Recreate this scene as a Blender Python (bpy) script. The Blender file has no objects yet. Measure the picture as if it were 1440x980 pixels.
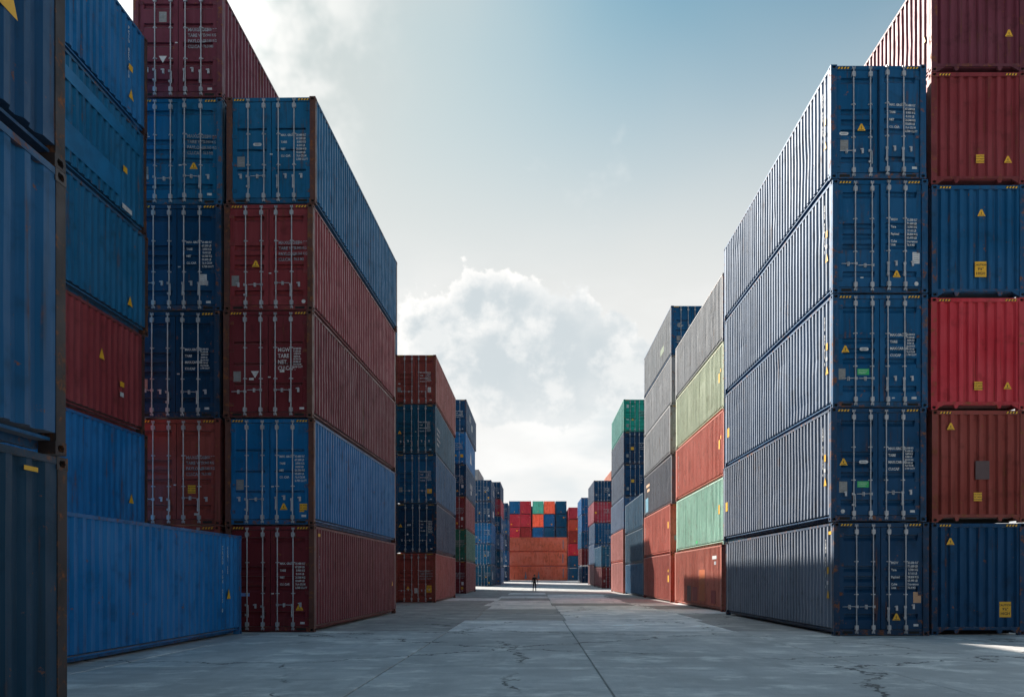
import bpy, bmesh, math, random
from mathutils import Vector, Matrix

random.seed(7)
SC = bpy.context.scene
COL = SC.collection
R = math.radians

# ------------------------------------------------------------------ camera
CAM_H = 1.5
cam = bpy.data.cameras.new('camera')
cam.sensor_width = 36.0
cam.lens = 29.75
cam.shift_x = -32 / 1440
cam.shift_y = 321 / 1440
cam.clip_start = 0.1
cam.clip_end = 4000
cam_o = bpy.data.objects.new('camera', cam)
cam_o.location = (0, 0, CAM_H)
cam_o.rotation_euler = (R(90), 0, 0)
COL.objects.link(cam_o)
SC.camera = cam_o

# ------------------------------------------------------------------ light
SUN_TRAVEL = Vector((1.0, -1.18, -0.94)).normalized()
SUN_DIR = -SUN_TRAVEL
SUN_EL = math.asin(SUN_DIR.z)
SUN_AZ = math.atan2(SUN_DIR.x, SUN_DIR.y)          # clockwise from +Y
sun = bpy.data.lights.new('sun', 'SUN')
sun.energy = 5.0
sun.angle = R(0.6)
sun.color = (1.0, 0.93, 0.83)
sun_o = bpy.data.objects.new('sun', sun)
sun_o.rotation_euler = SUN_TRAVEL.to_track_quat('-Z', 'Y').to_euler()
sun_o.location = (-40, 40, 60)
COL.objects.link(sun_o)

SC.view_settings.view_transform = 'Standard'
SC.view_settings.look = 'None'
SC.view_settings.exposure = 1.0
SC.view_settings.gamma = 1.0
SC.view_settings.use_curve_mapping = False
SC.cycles.max_bounces = 5
SC.cycles.diffuse_bounces = 3
SC.cycles.glossy_bounces = 2
SC.cycles.transmission_bounces = 0
SC.cycles.volume_bounces = 0
SC.cycles.caustics_reflective = False
SC.cycles.use_adaptive_sampling = True
SC.cycles.adaptive_threshold = 0.02


# ------------------------------------------------------------------ node helper
class NT:
    def __init__(self, tree):
        self.t = tree

    def n(self, typ, **kw):
        nd = self.t.nodes.new(typ)
        for k, v in kw.items():
            setattr(nd, k, v)
        return nd

    def put(self, sock, v):
        if isinstance(v, bpy.types.NodeSocket):
            self.t.links.new(v, sock)
        elif v is not None:
            try:
                sock.default_value = v
            except Exception:
                sock.default_value = (v, v, v)

    def m(self, op, a, b=None, c=None, clamp=False):
        nd = self.n('ShaderNodeMath', operation=op, use_clamp=clamp)
        self.put(nd.inputs[0], a)
        if b is not None: self.put(nd.inputs[1], b)
        if c is not None: self.put(nd.inputs[2], c)
        return nd.outputs[0]

    def v(self, op, a, b=None, scale=None):
        nd = self.n('ShaderNodeVectorMath', operation=op)
        self.put(nd.inputs[0], a)
        if b is not None: self.put(nd.inputs[1], b)
        if scale is not None: self.put(nd.inputs['Scale'], scale)
        return nd.outputs['Value'] if op in ('DOT_PRODUCT', 'DISTANCE', 'LENGTH') else nd.outputs[0]

    def ss(self, x, a, b, lo=0.0, hi=1.0):
        nd = self.n('ShaderNodeMapRange', interpolation_type='SMOOTHSTEP')
        self.put(nd.inputs['Value'], x)
        nd.inputs['From Min'].default_value = a
        nd.inputs['From Max'].default_value = b
        nd.inputs['To Min'].default_value = lo
        nd.inputs['To Max'].default_value = hi
        return nd.outputs[0]

    def noise(self, vec, scale, detail=4, rough=0.5, color=False, dist=0.0):
        nd = self.n('ShaderNodeTexNoise')
        self.put(nd.inputs['Vector'], vec)
        nd.inputs['Scale'].default_value = scale
        nd.inputs['Detail'].default_value = detail
        nd.inputs['Roughness'].default_value = rough
        nd.inputs['Distortion'].default_value = dist
        return nd.outputs['Color'] if color else nd.outputs['Fac']

    def mix(self, f, a, b, blend='MIX'):
        nd = self.n('ShaderNodeMix', data_type='RGBA', blend_type=blend)
        self.put(nd.inputs[0], f)
        for s, val in ((nd.inputs[6], a), (nd.inputs[7], b)):
            if isinstance(val, (tuple, list)) and len(val) == 3:
                val = (*val, 1.0)
            self.put(s, val)
        return nd.outputs[2]

    def comb(self, x, y, z):
        nd = self.n('ShaderNodeCombineXYZ')
        for i, val in enumerate((x, y, z)):
            self.put(nd.inputs[i], val)
        return nd.outputs[0]


# ------------------------------------------------------------------ world: Nishita sky with haze veil and cumulus
world = bpy.data.worlds.new('World')
SC.world = world
world.use_nodes = True
wt = world.node_tree
wt.nodes.clear()
W = NT(wt)
WS = 0.067                                            # background strength
sky = W.n('ShaderNodeTexSky', sky_type='NISHITA')
sky.sun_disc = False
sky.sun_elevation = SUN_EL
sky.sun_rotation = SUN_AZ
sky.air_density = 1.0
sky.dust_density = 1.6
sky.ozone_density = 2.2
wd = W.v('NORMALIZE', W.n('ShaderNodeTexCoord').outputs['Generated'])
sep = W.n('ShaderNodeSeparateXYZ'); W.put(sep.inputs[0], wd)
dx, dy, dz = sep.outputs
fwd = W.m('MAXIMUM', dy, 0.05)
P = W.comb(W.m('DIVIDE', dx, fwd), W.m('DIVIDE', dz, fwd), 0.0)     # gnomonic chart of the northern sky
front = W.ss(dy, 0.25, 0.5)


def px(x, y):
    return ((x - 752) / 1190, (811 - y) / 1190)


# cumulus bank standing over the lane
BLOBS = [(668, 425, 52), (610, 465, 62), (718, 438, 60), (790, 466, 66), (850, 498, 62),
         (700, 505, 95), (620, 515, 75), (780, 520, 82), (895, 525, 50)]


def cloud_density(p):
    w2 = W.v('SUBTRACT', W.noise(p, 15.0, 5, 0.62, True), (0.5, 0.5, 0.5))
    q = W.v('ADD', p, W.v('SCALE', w2, scale=0.095))
    q = W.v('MULTIPLY', q, (1, 1, 0))
    acc = None
    for (x, y, r) in BLOBS:
        u, v = px(x, y)
        d = W.m('MULTIPLY_ADD', W.v('DISTANCE', q, (u, v, 0)), -1190 / r, 1.0)
        if acc is None:
            acc = d
        else:
            acc = W.m('SMOOTH_MAX', acc, d, 0.25)
    return acc


D0 = cloud_density(P)
mask_c = W.m('MULTIPLY', W.ss(D0, 0.0, 0.14), front)
rim = W.ss(D0, 0.75, 0.02)
bias = W.ss(W.v('DOT_PRODUCT', W.v('SUBTRACT', P, (px(735, 480)[0], px(735, 480)[1], 0)), (-0.62, 0.78, 0)), -0.06, 0.12)
fine = W.ss(W.noise(P, 13.0, 5, 0.6), 0.46, 0.62)
lit = W.m('MULTIPLY_ADD', rim, W.m('MULTIPLY_ADD', bias, 0.75, 0.25), W.m('MULTIPLY', fine, 0.5), clamp=True)
low_fade = W.ss(W.m('DIVIDE', dz, fwd), 0.09, 0.25)

# veil: hazy air towards the horizon and towards the sun, brighter the nearer the sun
glow = W.v('DOT_PRODUCT', wd, tuple(SUN_DIR))
big = W.noise(wd, 2.2, 3, 0.55)
bj = W.m('SUBTRACT', big, 0.5)
veil_h = W.ss(W.m('MULTIPLY_ADD', bj, 0.10, dz), 0.675, 0.30)
veil_s = W.ss(W.m('MULTIPLY_ADD', bj, 0.22, glow), 0.74, 0.97)
veil = W.m('SUBTRACT', 1.0, W.m('MULTIPLY', W.m('SUBTRACT', 1.0, veil_h), W.m('SUBTRACT', 1.0, W.m('MULTIPLY', veil_s, 0.88))))
phase = W.m('ADD', W.ss(glow, -0.9, 0.72, 0.60, 1.0), W.ss(glow, 0.935, 1.0, 0.0, 1.5))
phase = W.comb(phase, phase, phase)

clear = W.mix(1.0, sky.outputs[0], (0.42, 0.93, 0.88), 'MULTIPLY')
veil_col = W.v('MULTIPLY', W.mix(W.ss(dz, 0.12, 0.55), (7.0, 7.0, 6.9), (5.0, 5.2, 5.1)), phase)
c = W.mix(veil, clear, veil_col)

# low soft cloud banks and scattered wisps all round the sky
strat_v = W.v('MULTIPLY', wd, (1.0, 1.0, 2.6))
strat = W.m('MULTIPLY', W.ss(W.noise(strat_v, 4.5, 4, 0.55), 0.44, 0.66), W.ss(dz, 0.40, 0.2))
shade = W.ss(W.noise(W.v('ADD', strat_v, (0.02, 0.0, 0.06)), 6.5, 4, 0.55), 0.36, 0.62)
c = W.mix(W.m('MULTIPLY', strat, 0.75), c, W.v('MULTIPLY', W.mix(shade, (5.6, 6.1, 6.3), (7.7, 7.7, 7.6)), phase))
wisp = W.noise(W.v('ADD', wd, (3.1, 0.4, 1.7)), 5.5, 5, 0.6)
wisp = W.m('ADD', W.m('MULTIPLY', W.ss(wisp, 0.64, 0.80), 0.45), W.m('MULTIPLY', W.ss(wisp, 0.46, 0.62), W.ss(glow, 0.88, 0.95)), clamp=True)
c = W.mix(wisp, c, W.v('MULTIPLY', (7.9, 7.85, 7.6), phase))
# cumulus bank
cc = W.mix(lit, (4.8, 5.3, 5.55), (7.9, 7.8, 7.6))
c = W.mix(W.m('MULTIPLY', mask_c, W.m('MULTIPLY_ADD', low_fade, 0.85, 0.1)), c, cc)
bg = W.n('ShaderNodeBackground')
W.put(bg.inputs['Color'], c)
bg.inputs['Strength'].default_value = WS
wo = W.n('ShaderNodeOutputWorld')
wt.links.new(bg.outputs[0], wo.inputs[0])
world.cycles.sampling_method = 'MANUAL'
world.cycles.sample_map_resolution = 512


# ------------------------------------------------------------------ materials
def new_mat(name):
    m = bpy.data.materials.new(name)
    m.use_nodes = True
    m.node_tree.nodes.clear()
    T = NT(m.node_tree)
    b = T.n('ShaderNodeBsdfPrincipled')
    o = T.n('ShaderNodeOutputMaterial')
    m.node_tree.links.new(b.outputs[0], o.inputs[0])
    return m, T, b


def make_paint(name, rust_lo, rust_hi, dirt):
    m, T, b = new_mat(name)
    tc = T.n('ShaderNodeTexCoord').outputs['Object']
    oi = T.n('ShaderNodeObjectInfo')
    rnd = oi.outputs['Random']
    off = T.comb(T.m('MULTIPLY', rnd, 37.0), T.m('MULTIPLY', rnd, 91.0), T.m('MULTIPLY', rnd, 53.0))
    p = T.v('ADD', tc, off)
    col = oi.outputs['Color']
    n_big = T.noise(p, 0.45, 2, 0.6)
    n_mid = T.noise(p, 2.2, 4, 0.62)
    stv = T.v('MULTIPLY', p, (5.0, 5.0, 0.28))
    n_st = T.noise(stv, 1.6, 5, 0.62)
    # chalky, sun-bleached areas
    hsv = T.n('ShaderNodeHueSaturation')
    hsv.inputs['Saturation'].default_value = 0.94
    hsv.inputs['Value'].default_value = 1.3
    T.put(hsv.inputs['Color'], col)
    pale = T.mix(0.012, hsv.outputs[0], (0.5, 0.5, 0.5))
    c1 = T.mix(T.ss(n_big, 0.35, 0.68, 0.0, 0.55), col, pale)
    c1 = T.mix(T.ss(n_st, 0.46, 0.30, 0.0, 0.6), c1, pale)
    # grime that runs down
    grime = T.mix(0.35, T.v('MULTIPLY', c1, (0.62, 0.6, 0.55)), (0.02, 0.018, 0.015))
    c2 = T.mix(T.ss(n_st, 0.52, 0.74, 0.0, dirt), c1, grime)
    c2 = T.mix(T.ss(n_mid, 0.52, 0.72, 0.0, dirt * 0.7), c2, grime)
    # rust
    n_r = T.noise(p, 5.5, 5, 0.68)
    runs = T.m('MULTIPLY', T.ss(n_st, 0.58, 0.70), T.ss(n_mid, 0.46, 0.60))
    rust = T.m('MAXIMUM', T.ss(n_r, rust_lo, rust_hi), T.m('MULTIPLY', runs, 0.55), clamp=True)
    rcol = T.mix(T.noise(p, 22.0, 1, 0.6), (0.06, 0.022, 0.013), (0.30, 0.12, 0.05))
    c3 = T.mix(T.m('MULTIPLY', rust, 0.85), c2, rcol)
    T.put(b.inputs['Base Color'], c3)
    T.put(b.inputs['Roughness'], T.m('ADD', T.ss(n_mid, 0.3, 0.7, 0.42, 0.62), T.m('MULTIPLY', rust, 0.3)))
    b.inputs['Specular IOR Level'].default_value = 0.9
    T.put(b.inputs['Specular Tint'], T.v('MINIMUM', T.v('ADD', T.v('SCALE', c3, scale=2.6), (0.12, 0.12, 0.12)), (1, 1, 1)))      # pigmented gloss paint
    b.inputs['Sheen Weight'].default_value = 0.24
    b.inputs['Sheen Roughness'].default_value = 0.30
    bm = T.n('ShaderNodeBump')
    bm.inputs['Strength'].default_value = 0.25
    bm.inputs['Distance'].default_value = 0.010
    T.put(bm.inputs['Height'], T.m('ADD', T.m('MULTIPLY', n_mid, 0.8), T.m('MULTIPLY', rust, 0.15)))
    m.node_tree.links.new(bm.outputs[0], b.inputs['Normal'])
    return m


def flat(name, col, rough=0.6, metal=0.0, var=0.25, scale=6.0):
    m, T, b = new_mat(name)
    tc = T.n('ShaderNodeTexCoord').outputs['Object']
    f = T.ss(T.noise(tc, scale, 5, 0.62), 0.35, 0.7)
    T.put(b.inputs['Base Color'], T.mix(f, col, tuple(x * (1 - var) for x in col)))
    b.inputs['Roughness'].default_value = rough
    b.inputs['Metallic'].default_value = metal
    return m


M = {}
M['paint'] = make_paint('container_paint', 0.65, 0.72, 0.75)
M['frame'] = make_paint('container_frame_paint', 0.52, 0.66, 0.8)
M['steel'] = flat('galvanised_steel', (0.44, 0.46, 0.50), 0.4, 0.2, 0.35, 3.0)
M['rubber'] = flat('black_rubber', (0.012, 0.012, 0.013), 0.8)
M['yellow'] = flat('yellow_sticker', (0.78, 0.42, 0.02), 0.5, 0, 0.12)
M['black'] = flat('black_print', (0.015, 0.015, 0.016), 0.6)
M['white'] = flat('white_print', (0.62, 0.63, 0.64), 0.6, 0, 0.35, 9.0)
M['faded'] = flat('faded_print', (0.30, 0.33, 0.37), 0.7, 0, 0.5, 9.0)
M['plate'] = flat('grey_data_plate', (0.27, 0.27, 0.26), 0.5, 0.3, 0.3)
M['green'] = flat('green_sticker', (0.015, 0.42, 0.12), 0.5, 0, 0.1)
M['tan'] = flat('tan_card', (0.55, 0.33, 0.20), 0.7, 0, 0.15)
M['lightblue'] = flat('pale_blue_sticker', (0.20, 0.33, 0.70), 0.5, 0, 0.15)
M['under'] = flat('underside_and_recess_shade', (0.012, 0.012, 0.012), 0.9)
M['patch_orange'] = flat('orange_touch_up', (0.42, 0.09, 0.015), 0.55, 0, 0.2, 2.0)
M['patch_red'] = flat('red_touch_up', (0.24, 0.02, 0.025), 0.55, 0, 0.2, 2.0)
M['patch_dark'] = flat('dark_touch_up', (0.10, 0.06, 0.065), 0.6, 0, 0.2, 2.0)
M['patch_blue'] = flat('blue_touch_up', (0.003, 0.16, 0.36), 0.55, 0, 0.3, 2.0)
M['patch_sky'] = flat('pale_blue_touch_up', (0.10, 0.30, 0.42), 0.55, 0, 0.3, 2.0)
M['patch_moss'] = flat('moss_green_touch_up', (0.10, 0.16, 0.09), 0.55, 0, 0.3, 2.0)


def make_concrete():
    m, T, b = new_mat('weathered_concrete')
    g = T.n('ShaderNodeNewGeometry').outputs['Position']
    oi = T.n('ShaderNodeObjectInfo')
    col = oi.outputs['Color']
    p = T.v('ADD', g, T.comb(T.m('MULTIPLY', oi.outputs['Random'], 7.0), 0.0, 0.0))
    n1 = T.noise(g, 0.35, 5, 0.6)
    n2 = T.noise(p, 2.3, 7, 0.65)
    n3 = T.noise(p, 40.0, 3, 0.7)
    n4 = T.noise(T.v('MULTIPLY', g, (1.7, 0.16, 1.0)), 1.0, 6, 0.62)     # wheel tracks along the lane
    n5 = T.noise(T.v('MULTIPLY', g, (0.35, 2.2, 1.0)), 1.0, 6, 0.6)
    dark = T.v('MULTIPLY', col, (0.70, 0.71, 0.72))
    lite = T.v('MULTIPLY', col, (1.42, 1.40, 1.36))
    c1 = T.mix(T.ss(n1, 0.35, 0.68), col, dark)
    c1 = T.mix(T.ss(n2, 0.45, 0.75, 0, 0.7), c1, dark)
    c1 = T.mix(T.ss(n4, 0.46, 0.68, 0, 0.7), c1, dark)
    c1 = T.mix(T.ss(n5, 0.50, 0.68, 0, 0.75), c1, dark)
    c1 = T.mix(T.ss(T.noise(p, 0.8, 6, 0.65), 0.50, 0.68, 0, 0.85), c1, lite)
    sp = T.m('MULTIPLY_ADD', n3, 0.5, 0.75)
    c1 = T.v('MULTIPLY', c1, T.comb(sp, sp, sp))
    # cracks and oily spots
    gw = T.v('ADD', g, T.v('SCALE', T.v('SUBTRACT', T.noise(g, 0.9, 5, 0.65, True), (0.5, 0.5, 0.5)), scale=1.6))
    vo = T.n('ShaderNodeTexVoronoi', feature='DISTANCE_TO_EDGE')
    T.put(vo.inputs['Vector'], gw)
    vo.inputs['Scale'].default_value = 0.17
    ck = T.m('MULTIPLY', T.ss(vo.outputs['Distance'], 0.009, 0.003), T.ss(T.noise(g, 0.4, 3, 0.5), 0.40, 0.50))
    c1 = T.mix(T.m('MULTIPLY', ck, 0.75), c1, (0.012, 0.013, 0.014))
    oil = T.ss(T.noise(T.v('MULTIPLY', g, (1.0, 0.55, 1.0)), 0.8, 6, 0.62), 0.66, 0.76)
    c1 = T.mix(T.m('MULTIPLY', oil, 0.75), c1, (0.03, 0.031, 0.034))
    T.put(b.inputs['Base Color'], c1)
    T.put(b.inputs['Roughness'], T.ss(n2, 0.3, 0.7, 0.66, 0.9))
    b.inputs['Specular IOR Level'].default_value = 0.3
    bm = T.n('ShaderNodeBump')
    bm.inputs['Strength'].default_value = 0.3
    bm.inputs['Distance'].default_value = 0.012
    h = T.m('ADD', T.m('MULTIPLY', n2, 0.6), T.m('MULTIPLY', n3, 0.25))
    T.put(bm.inputs['Height'], T.m('SUBTRACT', h, T.m('MULTIPLY', ck, 1.0)))
    m.node_tree.links.new(bm.outputs[0], b.inputs['Normal'])
    return m


M['concrete'] = make_concrete()
M['joint'] = flat('joint_sealant', (0.03, 0.031, 0.033), 0.9)
M['line'] = flat('worn_line_paint', (0.42, 0.40, 0.34), 0.7, 0, 0.5, 2.5)


# ------------------------------------------------------------------ mesh helpers
class MB:
    """collects shapes into one mesh"""
    def __init__(self):
        self.V = []; self.F = []; self.MI = []; self.mi = 0

    def face(self, idx):
        self.F.append(tuple(idx)); self.MI.append(self.mi)

    def box(self, x0, x1, y0, y1, z0, z1):
        n = len(self.V)
        self.V += [(x0, y0, z0), (x1, y0, z0), (x1, y1, z0), (x0, y1, z0),
                   (x0, y0, z1), (x1, y0, z1), (x1, y1, z1), (x0, y1, z1)]
        for q in ((3, 2, 1, 0), (4, 5, 6, 7), (0, 1, 5, 4), (1, 2, 6, 5), (2, 3, 7, 6), (3, 0, 4, 7)):
            self.face([n + k for k in q])
        return self

    def cyl(self, a, b, r, seg=8, r2=None):
        a = Vector(a); b = Vector(b)
        r2 = r if r2 is None else r2
        d = (b - a).normalized()
        u = d.orthogonal().normalized(); w = d.cross(u)
        n = len(self.V)
        for k in range(seg):
            t = 2 * math.pi * k / seg
            e = u * math.cos(t) + w * math.sin(t)
            self.V.append(tuple(a + e * r)); self.V.append(tuple(b + e * r2))
        for k in range(seg):
            i, j = n + 2 * k, n + 2 * ((k + 1) % seg)
            self.face((i, j, j + 1, i + 1))
        self.face([n + 2 * k for k in range(seg)][::-1])
        self.face([n + 2 * k + 1 for k in range(seg)])
        return self

    def prism(self, pts, y0, y1):
        """polygon in XZ (counter-clockwise seen from -Y) extruded along Y"""
        n = len(self.V); k = len(pts)
        self.V += [(x, y0, z) for x, z in pts] + [(x, y1, z) for x, z in pts]
        self.face([n + i for i in range(k)])
        self.face([n + k + i for i in range(k)][::-1])
        for i in range(k):
            j = (i + 1) % k
            self.face((n + i, n + k + i, n + k + j, n + j))
        return self

    def grid(self, pts, flip=False):
        n = len(self.V); r = len(pts); c = len(pts[0])
        for row in pts:
            self.V += row
        for i in range(r - 1):
            for j in range(c - 1):
                q = (n + i * c + j, n + i * c + j + 1, n + (i + 1) * c + j + 1, n + (i + 1) * c + j)
                self.face(q[::-1] if flip else q)
        return self

    def add_tris(self, VV, FF):
        n = len(self.V)
        self.V += VV
        for f in FF:
            self.face([n + i for i in f])
        return self

    def mesh(self, name, *mats):
        me = bpy.data.meshes.new(name)
        me.from_pydata(self.V, [], self.F)
        for k in mats:
            me.materials.append(M[k])
        if len(mats) > 1:
            me.polygons.foreach_set('material_index', self.MI)
        me.update()
        return me


def mirror_x(mb):
    o = MB()
    o.V = [(-x, y, z) for x, y, z in mb.V]
    o.F = [tuple(reversed(f)) for f in mb.F]
    o.MI = list(mb.MI)
    return o


def link(name, me, parent=None, color=None, loc=None):
    o = bpy.data.objects.new(name, me)
    COL.objects.link(o)
    if parent is not None:
        o.parent = parent
    if color is not None:
        o.color = (*color, 1.0)
    if loc is not None:
        o.location = loc
    return o


_text_cache = {}


def text_geo(body, size, align='LEFT', bold=0.0, space=1.0):
    key = (body, size, align, bold, space)
    if key in _text_cache:
        return _text_cache[key]
    cu = bpy.data.curves.new('lettering', 'FONT')
    cu.body = body
    cu.size = size
    cu.align_x = align
    cu.space_line = space
    cu.resolution_u = 2
    cu.offset = bold
    o = bpy.data.objects.new('lettering', cu)
    COL.objects.link(o)
    dg = bpy.context.evaluated_depsgraph_get()
    me = bpy.data.meshes.new_from_object(o.evaluated_get(dg))
    V = [tuple(v.co) for v in me.vertices]
    F = [tuple(p.vertices) for p in me.polygons]
    bpy.data.objects.remove(o)
    bpy.data.curves.remove(cu)
    bpy.data.meshes.remove(me)
    _text_cache[key] = (V, F)
    return V, F


# ------------------------------------------------------------------ container parts (all in the container's own frame:
# x across, y from the end that faces the lane entrance (0) to the far end (L), z up)
WD = 2.438
HX = WD / 2
CACHE = {}


def cached(key, fn):
    if key not in CACHE:
        CACHE[key] = fn()
    return CACHE[key]


def side_mesh(L, H, side, var):
    def build():
        rng = random.Random(hash((round(L, 2), round(H, 2), var)) & 0xffff)
        xo, dep = HX - 0.010, 0.046
        prof = []
        y = 0.165
        yend = L - 0.165
        prof.append((y, 0.0))
        nW = int((yend - y - 0.12) / 0.278)
        pad = ((yend - y) - nW * 0.278) / 2
        y += pad
        for i in range(nW):
            prof += [(y, 0.0), (y + 0.054, dep), (y + 0.138, dep), (y + 0.192, 0.0)]
            y += 0.278
        prof.append((yend, 0.0))
        z0, z1 = 0.190, H - 0.05
        nz = 9
        dents = [(rng.uniform(0.6, L - 0.6), rng.uniform(0.3, H - 0.3), rng.uniform(0.25, 0.9), rng.uniform(0.2, 0.7),
                  rng.choice((1, 1, 1, -0.6)) * rng.uniform(0.004, 0.018)) for _ in range(int(L * 1.6))]
        lean = [rng.uniform(-0.006, 0.006) for _ in prof]
        rows = [[(HX - 0.18, yy, 0.190) for yy, d in prof]]
        for k in range(nz):
            z = z0 + (z1 - z0) * k / (nz - 1)
            fade = math.sin(math.pi * k / (nz - 1)) ** 0.5
            row = []
            for i, (yy, d) in enumerate(prof):
                e = lean[i] * 0.4
                for (cy, cz, ry, rz, a) in dents:
                    t = ((yy - cy) / ry) ** 2 + ((z - cz) / rz) ** 2
                    if t < 4: e += a * math.exp(-t * 1.6)
                row.append((xo - d - e * fade, yy, z))
            rows.append(row)
        mb = MB().grid(rows)
        if side < 0:
            mb = mirror_x(mb)
        return mb.mesh('side_panel', 'paint')
    return cached(('side', round(L, 2), round(H, 2), side, var), build)


def roof_mesh(L, H):
    def build():
        rows = []
        y = 0.05
        prof = [(y, 0)]
        n = int((L - 0.3) / 0.209)
        for i in range(n):
            a = 0.1 + i * 0.209
            prof += [(a, 0), (a + 0.03, -0.02), (a + 0.12, -0.02), (a + 0.15, 0)]
        prof.append((L - 0.05, 0))
        rows = [[(x, yy, H - 0.02 + d) for yy, d in prof] for x in (-HX + 0.05, 0.0, HX - 0.05)]
        mb = MB().grid(rows, True)
        mb.box(-HX + 0.06, HX - 0.06, 0.06, L - 0.06, 0.12, 0.15)      # floor pan
        return mb.mesh('roof_panel', 'paint')
    return cached(('roof', round(L, 2), round(H, 2)), build)


def corr_end_mesh(H, y, sgn):
    """corrugated blind end; outer plane at y, recess goes inward (sgn = +1 for the near end)"""
    def build():
        x0, x1 = -HX + 0.10, HX - 0.10
        pr = [(x0, 0.0)]
        n = 9
        p = (x1 - x0 - 0.03) / n
        x = x0 + 0.015
        for i in range(n):
            pr += [(x + 0.02, 0.06), (x + p * 0.40, 0.06), (x + p * 0.58, 0.0), (x + p * 0.98, 0.0)]
            x += p
        pr.append((x1, 0.0))
        rng = random.Random(int(H * 100))
        rows = []
        for k in range(6):
            z = 0.19 + (H - 0.09 - 0.19) * k / 5
            rows.append([(xx, y + sgn * (d + (rng.uniform(-0.004, 0.006) if 0 < k < 5 else 0)), z) for xx, d in pr])
        return MB().grid(rows, sgn < 0).mesh('end_panel', 'paint')
    return cached(('cend', round(H, 2), round(y, 2), sgn), build)


def casting_geo(mb, sx, sy, z0, L):
    """cast corner block with oval holes on its two outer faces"""
    w, l, h = 0.162, 0.178, 0.118
    xa, xb = HX - w, HX
    n = len(mb.V)

    def holed(make, flip):
        # ring frame round a recessed hole on a face; make(u,v,d) -> co
        a = [(0, 0), (1, 0), (1, 1), (0, 1)]
        hol = [(0.30, 0.22), (0.70, 0.22), (0.80, 0.5), (0.70, 0.78), (0.30, 0.78), (0.20, 0.5)]
        k = len(mb.V)
        mb.V += [make(u, v, 0) for u, v in a] + [make(u, v, 0) for u, v in hol] + [make(u, v, 0.05) for u, v in hol]
        fs = [(0, 1, 5, 4), (1, 6, 5), (1, 2, 7, 6), (2, 3, 8, 7), (3, 9, 8), (3, 0, 4, 9)]
        for f in fs:
            f = [k + i for i in f]
            mb.face(f[::-1] if flip else f)
        for i in range(6):
            j = (i + 1) % 6
            f = [k + 4 + i, k + 4 + j, k + 10 + j, k + 10 + i]
            mb.face(f[::-1] if flip else f)
        sv = mb.mi; mb.mi = 1  # hole floor coloured near-black to stand for its shade
        f = [k + 10 + i for i in range(6)]
        mb.face(f[::-1] if flip else f)
        mb.mi = sv
    ya, yb = (0.0, l) if sy < 0 else (L - l, L)
    yout = ya if sy < 0 else yb
    yin = 1 if sy < 0 else -1
    X = lambda x: sx * x
    holed(lambda u, v, d: (X(xa + (xb - xa) * u), yout + yin * d, z0 + h * v), (sx * sy > 0))
    holed(lambda u, v, d: (X(xb - d), ya + l * u, z0 + h * v), sx < 0)
    k = len(mb.V)
    mb.V += [(X(xa), ya, z0), (X(xb), ya, z0), (X(xb), yb, z0), (X(xa), yb, z0),
             (X(xa), ya, z0 + h), (X(xb), ya, z0 + h), (X(xb), yb, z0 + h), (X(xa), yb, z0 + h)]
    for f in ((0, 3, 2, 1), (4, 5, 6, 7)):
        f = [k + i for i in f]
        mb.face(f if sx > 0 else f[::-1])
    yi = (2, 3, 7, 6) if sy < 0 else (0, 1, 5, 4)
    mb.face([k + i for i in yi])
    mb.face([k + i for i in (0, 4, 7, 3)])


def frame_meshes(L, H):
    """list of (name, mesh) for posts, castings and rails"""
    def build():
        out = []
        for sx in (-1, 1):
            for sy in (-1, 1):
                ya, yb = (0.006, 0.16) if sy < 0 else (L - 0.16, L - 0.006)
                xa, xb = (HX - 0.15, HX - 0.004)
                if sx < 0: xa, xb = -xb, -xa
                mb = MB().box(xa, xb, ya, yb, 0.116, H - 0.116)
                out.append(('corner_post', mb.mesh('corner_post', 'frame')))
                for zt, z0 in ((0, 0.0), (1, H - 0.118)):
                    mb = MB()
                    casting_geo(mb, sx, sy, z0, L)
                    out.append(('corner_casting', mb.mesh('corner_casting', 'frame', 'under')))
            xa, xb = (HX - 0.065, HX - 0.003)
            if sx < 0: xa, xb = -xb, -xa
            out.append(('top_rail', MB().box(xa, xb, 0.15, L - 0.15, H - 0.072, H - 0.010).mesh('top_rail', 'frame')))
            xa, xb = (HX - 0.23, HX - 0.18)
            if sx < 0: xa, xb = -xb, -xa
            mb = MB().box(xa, xb, 0.15, L - 0.15, 0.045, 0.20)
            out.append(('bottom_rail', mb.mesh('bottom_rail', 'frame')))
        return out
    return cached(('frame', round(L, 2), round(H, 2)), build)


def frame_single(L, H):
    def build():
        mb = MB()
        for sx in (-1, 1):
            for sy in (-1, 1):
                ya, yb = (0.006, 0.16) if sy < 0 else (L - 0.16, L - 0.006)
                xa, xb = (HX - 0.15, HX - 0.004)
                if sx < 0: xa, xb = -xb, -xa
                mb.box(xa, xb, ya, yb, 0.116, H - 0.116)
                casting_geo(mb, sx, sy, 0.0, L)
                casting_geo(mb, sx, sy, H - 0.118, L)
            xa, xb = (HX - 0.065, HX - 0.003)
            if sx < 0: xa, xb = -xb, -xa
            mb.box(xa, xb, 0.15, L - 0.15, H - 0.072, H - 0.010)
            xa, xb = (HX - 0.23, HX - 0.18)
            if sx < 0: xa, xb = -xb, -xa
            mb.box(xa, xb, 0.15, L - 0.15, 0.045, 0.20)
        return mb.mesh('frame', 'frame', 'under')
    return cached(('frame1', round(L, 2), round(H, 2)), build)


XH = 1.062           # hinge line
DY = 0.05            # door face


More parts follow.
